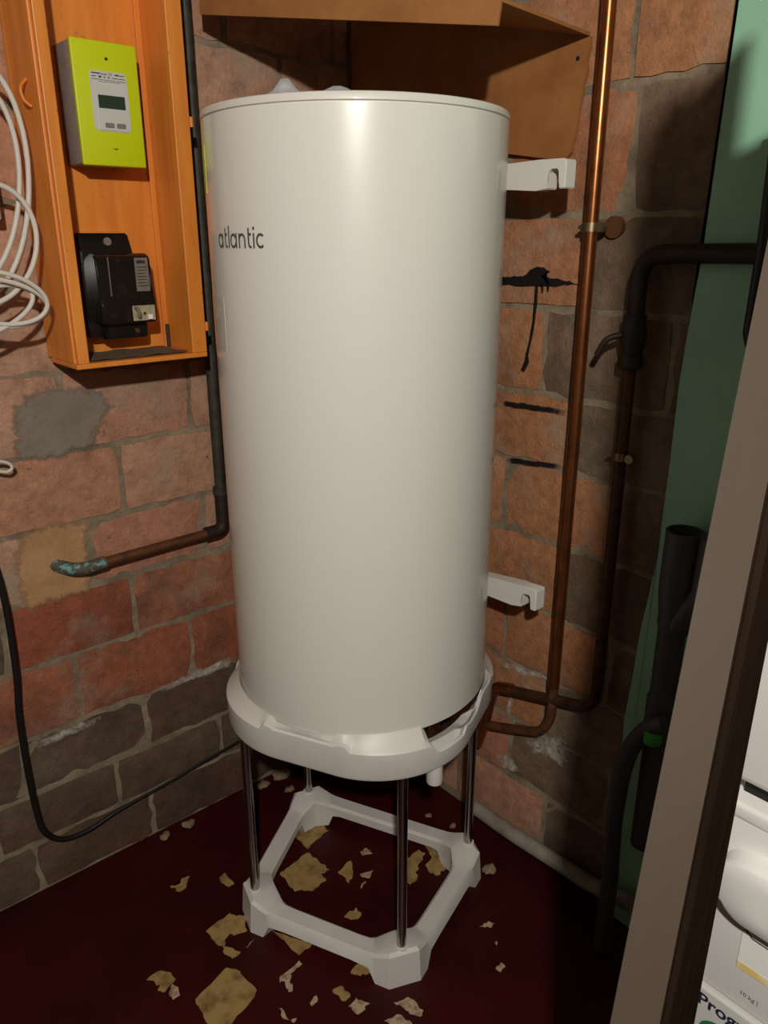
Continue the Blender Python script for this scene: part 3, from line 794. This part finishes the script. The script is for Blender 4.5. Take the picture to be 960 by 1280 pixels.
obj('lever', tube(spline([(-0.262, 0.394, 1.382), (-0.260, 0.384, 1.376), (-0.258, 0.386, 1.364)]), 0.0035, 8), 'plate', bk, 50)
obj('pin_hole', disc((-0.243, 0.3937, 1.370), (0, -1, 0), 0.003, 0.0004), 'ink', bk)
obj('screw', disc((-0.286, 0.446, 1.507), (0, -1, 0.3), 0.008, 0.008), 'plate', bk, 40)
obj('screw', disc((-0.252, 0.420, 1.334), (0, -1, 0), 0.005, 0.004), 'chrome', bk, 40)
obj('print_line', box((-0.246, 0.4030, 1.467), (-0.228, 0.4036, 1.473)), 'ink', bk)
for k in range(7): obj('print_line', box((-0.247, 0.4030, 1.459 - k * 0.006), (-0.226 - 0.002 * (k % 3), 0.4036, 1.4605 - k * 0.006)), 'ink', bk)
obj('housing_groove', box((-0.305, 0.4035, 1.40), (-0.3035, 0.406, 1.48)), 'plate', bk)
for x_, y_, r_ in ((-0.30, 0.385, 0.006), (-0.262, 0.378, 0.004)):
    pass

# ------------------------------------------------------------------ cables, junction box at far left
cc = thing('cable_coil', 'large loops of white cable hanging beside the orange cabinet', 'cable', (-0.55, 0.42, 1.45))
def ellipse(cx, cy, a, b, rot, Y, n=48, dy=0.012, ph=0.0):
    out = []
    for k in range(n):
        t = 2 * PI * k / n; x, y = a * math.cos(t), b * math.sin(t)
        px, py = cx + x * math.cos(rot) - y * math.sin(rot), cy + x * math.sin(rot) + y * math.cos(rot)
        p = at(px, py, Y=Y); p.y += dy * math.sin(t + ph); out.append(p)
    return out
for e in ((-32, 225, 68, 150, -0.06, 0.40, 0.0), (-38, 230, 65, 130, 0.0, 0.405, 1.2), (-22, 305, 70, 78, 0.25, 0.385, 2.2)):
    obj('cable_loop', tube(ellipse(*e[:6], ph=e[6]), 0.0048, 10, closed=True), 'cable_white', cc, 60)
for e in ((-6, 372, 66, 32, 0.2, 0.37, 0.0), (-14, 378, 76, 30, 0.12, 0.375, 1.0), (-24, 392, 70, 28, -0.35, 0.38, 2.0)):
    obj('cable_loop', tube(ellipse(*e[:6], ph=e[6], dy=0.008), 0.0044, 10, closed=True), 'cable_white', cc, 60)
p0, p1 = at(-70, 185, Y=0.44), at(4, 275, Y=0.44)
jb = thing('junction_box', 'white junction box at the left edge behind the cable loops', 'box', ((p0.x + p1.x) / 2, YL, p1.z))
obj('box_body', box((p0.x, 0.445, p1.z), (p1.x, YL - 0.003, p0.z), 0.004), 'socket', jb, 40)
obj('box_lid', box((p0.x + 0.004, 0.438, p1.z + 0.004), (p1.x - 0.004, 0.446, p0.z - 0.004), 0.003), 'socket', jb, 40)
obj('lid_screw', disc((p1.x - 0.012, 0.438, p1.z + 0.014), (0, -1, 0), 0.003, 0.0015), 'brass', jb, 40)
wp = [(-160, 560), (-90, 588), (-30, 585), (-6, 577), (10, 579), (15, 585), (8, 590), (-10, 588), (-30, 592)]
tag(obj('cable_end', tube(spline([at(x, y, Y=0.47) for x, y in wp]), 0.0035, 8), 'cable_white', None, 60), 'short white cable loop by the grey patch of the brick wall', 'cable')
bc = [(-60, 550), (-26, 640), (-12, 690), (2, 735), (13, 790), (21, 850), (24, 895), (33, 955), (45, 1012), (56, 1040), (78, 1049), (110, 1038), (150, 1012), (200, 984), (250, 955), (300, 926), (345, 902)]
tag(obj('black_cable', tube(spline([Vector((at(-60, 550, Y=YL - 0.017).x - 0.01, YL - 0.017, z_)) for z_ in (2.3, 1.8, 1.3)] + [at(x, y, Y=YL - 0.017) for x, y in bc], 5), lambda t: 0.0072 if t < 0.66 else 0.0072 - 0.0035 * min(1, (t - 0.66) * 6), 10), 'black_rubber', None, 60), 'black cable drooping down the left brick wall above the floor', 'cable')

# ------------------------------------------------------------------ pipe on the left wall
lp = thing('copper_pipe', 'old pipe running down beside the cabinet and left to a verdigris stub', 'pipe', (-0.03, 0.47, 0.83))
py_ = 0.478
v0 = at(238, -60, Y=py_); v1 = at(277, 630, Y=py_); e1 = at(280, 656, Y=py_)
obj('vertical_pipe', tube([(v1.x + 0.0, py_, 2.44), (v1.x, py_, v1.z)], 0.0135, 16), 'iron_green', lp, 40)
obj('pipe_elbow', tube(fillet([(v1.x, py_, v1.z + 0.03), (v1.x, py_, 0.826), (v1.x - 0.05, py_, 0.826)], 0.035), 0.0165, 16), 'iron', lp, 40)
obj('pipe_collar', tube([(v1.x, py_, v1.z + 0.028), (v1.x, py_, v1.z + 0.045)], 0.019, 16), 'iron_green', lp, 40)
hx = at(125, 704, Y=py_)
obj('horizontal_pipe', tube([(v1.x - 0.045, py_, 0.826), (hx.x, py_, 0.822)], 0.0115, 16), 'copper_dull', lp, 40)
ex_ = at(72, 706, Y=YL)
obj('pipe_stub', tube(fillet([(hx.x + 0.012, py_, 0.822), (hx.x - 0.055, py_, 0.820), (hx.x - 0.09, YL + 0.01, 0.832)], 0.04), 0.0145, 16), 'verdigris', lp, 40)

# ------------------------------------------------------------------ pipes on the back wall
XP = XB - 0.034
cp = thing('copper_pipe', 'shiny copper pipe running down the back brick wall right of the heater', 'pipe', (XB, -0.25, 0.55))
a_, b_ = at(766, -80, X=XP), at(690, 858, X=XP)
ym = (at(765, 0, X=XP).y + b_.y) / 2
obj('vertical_pipe', tube([(XP, ym, 2.44), (XP, ym, b_.z)], 0.0128, 18), 'copper', cp, 40)
q_ = [at(x, y, X=XP) for x, y in ((690, 858), (690, 900), (676, 915), (640, 911), (604, 905))]
q_[0].y = ym; q_[1].y = ym
obj('lower_bend', tube(fillet(q_, 0.06), 0.0115, 14), 'copper_dull', cp, 40)
kz = at(743, 284, X=XP)
def clip(y, z, par, r):
    obj('pipe_clip', tube([(XP, y, z - 0.008), (XP, y, z + 0.008)], r + 0.0025, 18), 'brass', par, 40)
    obj('clip_screw', disc((XP + 0.004, y - r - 0.012, z), (-1, 0, 0), 0.009, 0.016), 'brass', par, 40)
    obj('clip_screw', disc((XP + 0.004, y + r + 0.008, z), (-1, 0, 0), 0.004, 0.012), 'brass', par, 40)
    obj('clip_strap', box((XP - 0.003, y - r - 0.016, z - 0.006), (XP + 0.004, y + r + 0.010, z + 0.006), 0.001), 'brass', par, 40)
clip(ym, kz.z, cp, 0.0128)
obj('wall_rose', disc((XB + 0.004, ym - 0.030, kz.z), (-1, 0, 0), 0.020, 0.012, 20), 'copper_dull', cp, 40)

dp_ = thing('dark_pipe', 'dark iron pipe with a stop valve bending down the back wall beside the copper pipe', 'pipe', (XB, -0.36, 0.55))
pa = at(800, 352, X=XP); yv = at(796, 400, X=XP).y; yv = (yv + at(745, 850, X=XP).y) / 2
zt_ = at(870, 318, X=XP).z
obj('cross_pipe', tube(fillet([(XP, -0.70, zt_ + 0.004), (XP, yv, zt_), (XP, yv, zt_ - 0.16)], 0.05), 0.0165, 16), 'iron', dp_, 40)
zv = at(793, 425, X=XP).z
obj('stop_valve', lathe([(0.016, zv - 0.055), (0.023, zv - 0.05), (0.023, zv - 0.03), (0.018, zv - 0.025), (0.024, zv), (0.024, zv + 0.02), (0.021, zv + 0.025), (0.021, zv + 0.045)], 12, (XP, yv)), 'iron', dp_, 30)
obj('valve_handle', tube(spline([(XP - 0.015, yv + 0.012, zv + 0.01), (XP - 0.03, yv + 0.035, zv), (XP - 0.03, yv + 0.055, zv - 0.03)]), 0.006, 8), 'iron', dp_, 50)
zl_ = at(735, 882, X=XP).z
pe = [(XP, yv, zv - 0.05), (XP, yv, zl_), at(700, 876, X=XP), at(660, 868, X=XP), at(622, 858, X=XP)]
obj('lower_pipe', tube(fillet(pe, 0.05), 0.0125, 16), 'copper_dark', dp_, 40)
pf = [at(640, 862, X=XP), at(618, 858, X=XP), at(611, 880, X=XP), at(604, 908, X=XP), at(596, 930, X=XP)]
obj('end_elbow', tube(fillet(pf, 0.03), 0.0150, 14), 'copper', dp_, 40)
clip(yv, at(775, 570, X=XP).z, dp_, 0.0125)

fp = [at(592, 1008, X=XB - 0.03), at(640, 1042, X=XB - 0.03), at(700, 1080, X=XB - 0.03), at(735, 1103, X=XB - 0.035), at(790, 1130, X=XB - 0.06)]
tag(obj('grey_pipe', tube(spline(fp), 0.019, 14), 'pvc_light', None, 60), 'pale grey plastic pipe lying along the foot of the back wall', 'pipe')

bh = [(976, 150), (965, 230), (956, 300), (948, 350), (940, 400), (938, 420), (948, 440), (985, 450)]
tag(obj('black_hose', tube(spline([at(x, y, X=XB - 0.075) for x, y in bh]), 0.011, 12), 'black_rubber', None, 60), 'black hose hanging in front of the green wall at the right edge', 'hose')

# waste standpipe and hose in the dark corner
sy = at(850, 660, X=0.34)
wp_ = thing('waste_pipe', 'dark grey plastic waste standpipe in front of the green wall', 'pipe', (0.34, sy.y, 0.5))
px_, pyy = 0.335, at(852, 700, X=0.335).y
ztop = at(852, 662, X=0.335).z
obj('standpipe', lathe([(0.026, 0.30), (0.026, 0.60), (0.030, 0.602), (0.030, 0.66), (0.026, 0.662), (0.026, ztop - 0.20), (0.029, ztop - 0.19), (0.029, ztop - 0.17), (0.034, ztop - 0.12), (0.034, ztop), (0.030, ztop), (0.030, ztop - 0.1), (0.01, ztop - 0.11)], 24, (px_, pyy)), 'pvc', wp_, 40)
obj('branch_pipe', tube([(px_, pyy, ztop - 0.20), (px_, pyy - 0.055, ztop - 0.11), (px_, pyy - 0.06, ztop + 0.002)], 0.028, 20), 'pvc', wp_, 40)
dh = [(px_ - 0.0, pyy - 0.062, ztop - 0.05), (px_, pyy - 0.062, ztop + 0.05), (px_ - 0.03, pyy - 0.12, ztop + 0.08), (px_ - 0.05, pyy - 0.2, ztop - 0.05)]
bm = tube(spline(dh, 10), lambda t: 0.014 + 0.0018 * math.sin(t * 180), 14)
tag(obj('drain_hose', bm, 'hose', None, 60), 'ribbed grey drain hose stuck into the waste standpipe', 'hose')
gh = [(832, 905), (805, 915), (782, 950), (768, 1020), (762, 1100), (752, 1180), (744, 1270)]
gp_ = [at(x, y, X=0.29) for x, y in gh]; gp_ = [Vector((p.x, p.y, max(p.z, 0.02))) for p in gp_]
tag(obj('floor_hose', tube(spline(gp_), 0.018, 12), 'pvc', None, 60), 'thick dark grey hose curving down to the floor in the dark corner', 'hose')
gc = at(816, 922, X=0.28)
tag(obj('hose_clip', lathe([(0.014, gc.z - 0.012), (0.017, gc.z - 0.01), (0.017, gc.z + 0.01), (0.014, gc.z + 0.012)], 16, (gc.x, gc.y)), 'clip_green', None, 40), 'small bright green clip on the grey hose by the back wall', 'clip')

# ------------------------------------------------------------------ panels leaning on the appliances at the right
def ray_pt(x, y, dist):
    d = FPX * CF + (x - 480) * CR - (y - 640) * CU
    return CAM + d * (dist / math.hypot(d.x, d.y))
def edge_line(a, b, dist, z):
    p, q = ray_pt(*a, dist), ray_pt(*b, dist); return p + (q - p) * ((z - p.z) / (q.z - p.z))
def leaning(n0, n1, dn, f0, f1, df, th, zt, far=None):
    """board between two upright edges, each at its own distance from where the photographer stood"""
    bm = bmesh.new(); vs = []
    for z in (0.0, zt):
        p, q = edge_line(n0, n1, dn, z), (Vector((*far, z)) if far else edge_line(f0, f1, df, z)); d = (q - p).normalized(); nn = Vector((d.y, -d.x, 0)) * th
        for r in (p, q, q + nn, p + nn): vs.append(bm.verts.new(r))
    for f in ((0, 1, 2, 3), (7, 6, 5, 4), (0, 4, 5, 1), (1, 5, 6, 2), (2, 6, 7, 3), (3, 7, 4, 0)): bm.faces.new([vs[k] for k in f])
    bmesh.ops.bevel(bm, geom=list(bm.edges), offset=0.0012, segments=2, affect='EDGES')
    return bm
tag(obj('white_panel', leaning((960, 603), (825, 1280), 0.512, (907, 560), (762, 1280), 0.70, 0.004, 1.92), 'white_panel', None, 40), 'tall white laminate panel leaning in front of the green wall', 'panel')
tag(obj('brown_panel', leaning((961, 603), (825, 1280), 0.50, (975, 700), (842, 1280), 0.80, 0.006, 1.92, far=(-0.166, -0.866)), 'darkwood', None, 40), 'dark brown wooden panel between the white panel and the washing machine', 'panel')  # far edge run to the dryer corner to block lamp light behind it

# ------------------------------------------------------------------ washing machine and dryer
WX, WY, WZ = -0.15, -0.842, 0.905
WR = WY - 0.60
wm = thing('washing_machine', 'white washing machine with sticker and drawer handle at the lower right', 'washing machine', ((WX + 0.3) / 2, (WY + WR) / 2, 0.0))
def wp3(x, y, off=0.0): return at(x, y, X=WX - off)
obj('body', box((WX, WR, 0.02), (0.36, WY, WZ - 0.03), 0.008, 3), 'appliance', wm, 40)
zled = at(862, 1215, X=WX - 0.004).z
obj('console', box((WX - 0.004, WR + 0.002, zled), (WX + 0.02, WY - 0.001, WZ - 0.02), 0.004, 3), 'appliance', wm, 40)
obj('worktop', box((WX - 0.006, WR, WZ - 0.03), (0.365, WY + 0.002, WZ - 0.008), 0.006, 3), 'appliance', wm, 40)
obj('front_panel', box((WX - 0.010, WR + 0.004, 0.10), (WX + 0.01, WY - 0.004, zled - 0.002), 0.004, 3), 'appliance_grey', wm, 40)
obj('plinth', box((WX + 0.01, WR + 0.01, 0.0), (0.35, WY - 0.01, 0.06)), 'gap_black', wm)
# drawer handle: bulging rounded front
def bulge(y0, y1, z0, z1, dep, x0, n=14, k=10, rr=0.045):
    bm = bmesh.new(); rows = []
    cyc, czc = (y0 + y1) / 2, (z0 + z1) / 2; hy, hz_ = (y1 - y0) / 2, (z1 - z0) / 2
    out = []
    for cx_, cz_, q in ((cyc + hy - rr, czc + hz_ - rr * .7, 0), (cyc - hy + rr, czc + hz_ - rr * .7, 1), (cyc - hy + rr, czc - hz_ + rr, 2), (cyc + hy - rr, czc - hz_ + rr, 3)):
        for j in range(9):
            an = q * PI / 2 + j / 8 * PI / 2
            out.append((cx_ + rr * math.cos(an), cz_ + (rr if q > 1 else rr * .7) * math.sin(an)))
    for s, d in ((1.0, 0.0), (1.0, dep * 0.7), (0.97, dep * 0.9), (0.90, dep), (0.5, dep * 1.04)):
        rows.append([bm.verts.new((x0 - d, cyc + (a - cyc) * s, czc + (b - czc) * s)) for a, b in out])
    N = len(out)
    for a, b in zip(rows, rows[1:]):
        for j in range(N): bm.faces.new((a[j], a[(j + 1) % N], b[(j + 1) % N], b[j]))
    bm.faces.new(rows[-1]); bm.faces.new(list(reversed(rows[0])))
    return bm
ha, hb = wp3(905, 1048), wp3(905, 1110)
obj('drawer_handle', bulge(WY - 0.23, WY - 0.030, at(925, 1130, X=WX - 0.004).z - 0.004, at(905, 1045, X=WX - 0.004).z + 0.002, 0.030, WX - 0.004), 'appliance', wm, 40)
k0, k1 = at(931, 1152, X=WX - 0.005), at(925, 1205, X=WX - 0.005)
obj('sticker', box((WX - 0.0052, k0.y - 0.10, k1.z - 0.006), (WX - 0.0038, k0.y, k0.z), 0.0003), 'sticker', wm)
obj('sticker_strip', box((WX - 0.0055, k0.y - 0.10, k1.z - 0.006), (WX - 0.0038, k0.y - 0.0005, k1.z + 0.004)), 'sticker_yellow', wm)
obj('sticker_frame', tube([(WX - 0.0053, k0.y - 0.09, k0.z - 0.019), (WX - 0.0053, k0.y - 0.012, k0.z - 0.017), (WX - 0.0053, k0.y - 0.004, k0.z - 0.010), (WX - 0.0053, k0.y - 0.005, k0.z - 0.002)], 0.0009, 6), 'ink', wm)
t0 = at(866, 1244, X=WX - 0.0105)
tb = text_bm('Programm', 0.0265, bold=0.0006); tb2 = place(tb, (WX - 0.0106, t0.y - 0.006, t0.z - 0.004), (0, -1, 0), (0, 0, 1), 1.0, 1.0)
obj('lettering', tb2, 'text_blue', wm)['label'] = 'navy lettering'
t1 = at(924, 1240, X=WX - 0.005)
obj('lettering', place(text_bm('10 kg |', 0.0085), (WX - 0.0045, t1.y, t1.z - 0.002), (0, -1, 0), (0, 0, 1)), 'ink', wm)
gcn = at(903, 1300, X=WX - 0.0105)
bm = bmesh.new(); ra, rb = [], []
for k in range(32):
    an = 2 * PI * k / 32
    ra.append(bm.verts.new((WX - 0.0107, gcn.y - 0.002 + 0.033 * math.cos(an), gcn.z - 0.004 + 0.024 * math.sin(an)))); rb.append(bm.verts.new((WX - 0.0107, gcn.y - 0.002 + 0.020 * math.cos(an), gcn.z - 0.004 + 0.013 * math.sin(an))))
for k in range(32): bm.faces.new((ra[k], ra[(k + 1) % 32], rb[(k + 1) % 32], rb[k]))
obj('green_ring', bm, 'ring_green', wm)

dr = thing('tumble_dryer', 'white tumble dryer with rounded front stacked on the washing machine', 'dryer', ((WX + 0.3) / 2, (WY + WR) / 2, WZ))
obj('dryer_gap_block', box((WX + 0.02, WR + 0.02, WZ - 0.0075), (0.34, WY - 0.03, WZ + 0.018)), 'gap_black', dr)  # near-black block filling the gap; the gap's shade is put into its colour
obj('dryer_body', box((WX - 0.002, WR, WZ + 0.016), (0.36, WY - 0.003, 1.80), 0.012, 4), 'appliance', dr, 40)
obj('door', lathe([(0.19, 0.0), (0.19, 0.012), (0.17, 0.02), (0.10, 0.022)], 40), 'appliance_grey', dr, 40)
d_ = dr.children[-1] if False else [o for o in bpy.data.objects if o.name.startswith('door')][-1]
for v in d_.data.vertices:
    v.co = Vector((WX - 0.001 - v.co.z, (WY + WR) / 2 + v.co.x - 0.01, 1.28 + v.co.y))
obj('control_panel', box((WX - 0.008, WR + 0.02, 1.66), (WX + 0.01, WY - 0.04, 1.76), 0.004), 'appliance_grey', dr, 40)

# ------------------------------------------------------------------ rubble by the wall
def stone(c, r, label):
    bm = bmesh.new(); bmesh.ops.create_icosphere(bm, subdivisions=2, radius=1.0)
    off = Vector((rnd.uniform(0, 9), rnd.uniform(0, 9), 0)); zm = 9
    for v in bm.verts:
        k = 0.75 + 0.5 * noise.noise(v.co * 1.3 + off)
        v.co = Vector((v.co.x * r * k * 1.3, v.co.y * r * k, v.co.z * r * k * 0.6))
    zm = min(v.co.z for v in bm.verts)
    for v in bm.verts: v.co += Vector((c[0], c[1], -zm))
    tag(obj('rubble_stone', bm, 'rubble', None, 60), label, 'stone', 'mortar rubble at the foot of the walls')
for px, py, r, lb in ((338, 958, 0.026, 'largest mortar lump at the wall behind the left front stand leg'), (352, 968, 0.022, 'mortar lump just right of the largest lump behind the stand'),
        (328, 980, 0.020, 'mortar lump on the red floor left of the rear stand leg'), (362, 986, 0.014, 'small mortar lump touching the rear corner of the stand base'),
        (536, 1018, 0.011, 'mortar crumb behind the rear rail of the stand base'), (566, 1030, 0.010, 'mortar crumb beside the right rear stand leg'),
        (612, 1086, 0.018, 'gritty mortar lump by the right corner of the stand base'), (226, 1018, 0.018, 'mortar lump under the black cable along the left wall'), (196, 1032, 0.015, 'leftmost mortar lump at the foot of the left wall')):
    p = at(px, py, z=0.01)
    stone((min(p.x, XB - 0.03), min(p.y, YL - 0.03), 0), r, lb)

# ------------------------------------------------------------------ ceiling lamp (the light of the room)
cl = thing('ceiling_bulb', 'bare light bulb hanging from the cellar ceiling', 'lamp', (LAMP.x, LAMP.y, LAMP.z))
obj('bulb_holder', lathe([(0.018, LAMP.z + 0.055), (0.02, LAMP.z + 0.06), (0.02, LAMP.z + 0.10), (0.008, LAMP.z + 0.11)], 20, (LAMP.x, LAMP.y)), 'socket', cl, 40)
obj('lamp_cord', tube([(LAMP.x, LAMP.y, LAMP.z + 0.10), (LAMP.x, LAMP.y, ZC)], 0.003, 8), 'black_rubber', cl, 40)
obj('bulb', lathe([(0.012, LAMP.z + 0.056), (0.014, LAMP.z + 0.04), (0.022, LAMP.z + 0.02), (0.026, LAMP.z), (0.022, LAMP.z - 0.015), (0.010, LAMP.z - 0.025)], 20, (LAMP.x, LAMP.y)), 'bulb', cl, 60)
lo.parent = cl; lo.location = (0, 0, 0)

# ------------------------------------------------------------------ pieces that belong to a part hang under that part
bpy.context.view_layer.update()
def under(owner, part, kids):
    ch = list(owner.children)
    p = next(o for o in ch if o.name.split('.')[0] == part)
    for o in ch:
        if o is not p and o.name.split('.')[0] in kids:
            mw = o.matrix_world.copy(); o.parent = p; o.matrix_parent_inverse = p.matrix_world.inverted(); o.matrix_world = mw
under(em, 'faceplate', ('window_frame', 'display', 'button', 'print_line'))
under(em, 'cover', ('indicator', 'emblem'))
under(bk, 'rating_plate', ('print_line',))
under(bk, 'breaker_housing', ('lower_plate', 'test_window', 'test_button', 'lever', 'pin_hole', 'housing_groove'))
under(wm, 'console', ('drawer_handle', 'sticker', 'sticker_strip', 'sticker_frame'))
under(wm, 'front_panel', ('green_ring',))
under(cp, 'pipe_clip', ('clip_screw', 'clip_strap', 'wall_rose'))
under(dp_, 'pipe_clip', ('clip_screw', 'clip_strap'))
under(dp_, 'stop_valve', ('valve_handle',))
under(st, 'base_frame', ('leg_socket',))
under(hd, 'back_board', ('board_hole',))
under(jb, 'box_lid', ('lid_screw',))
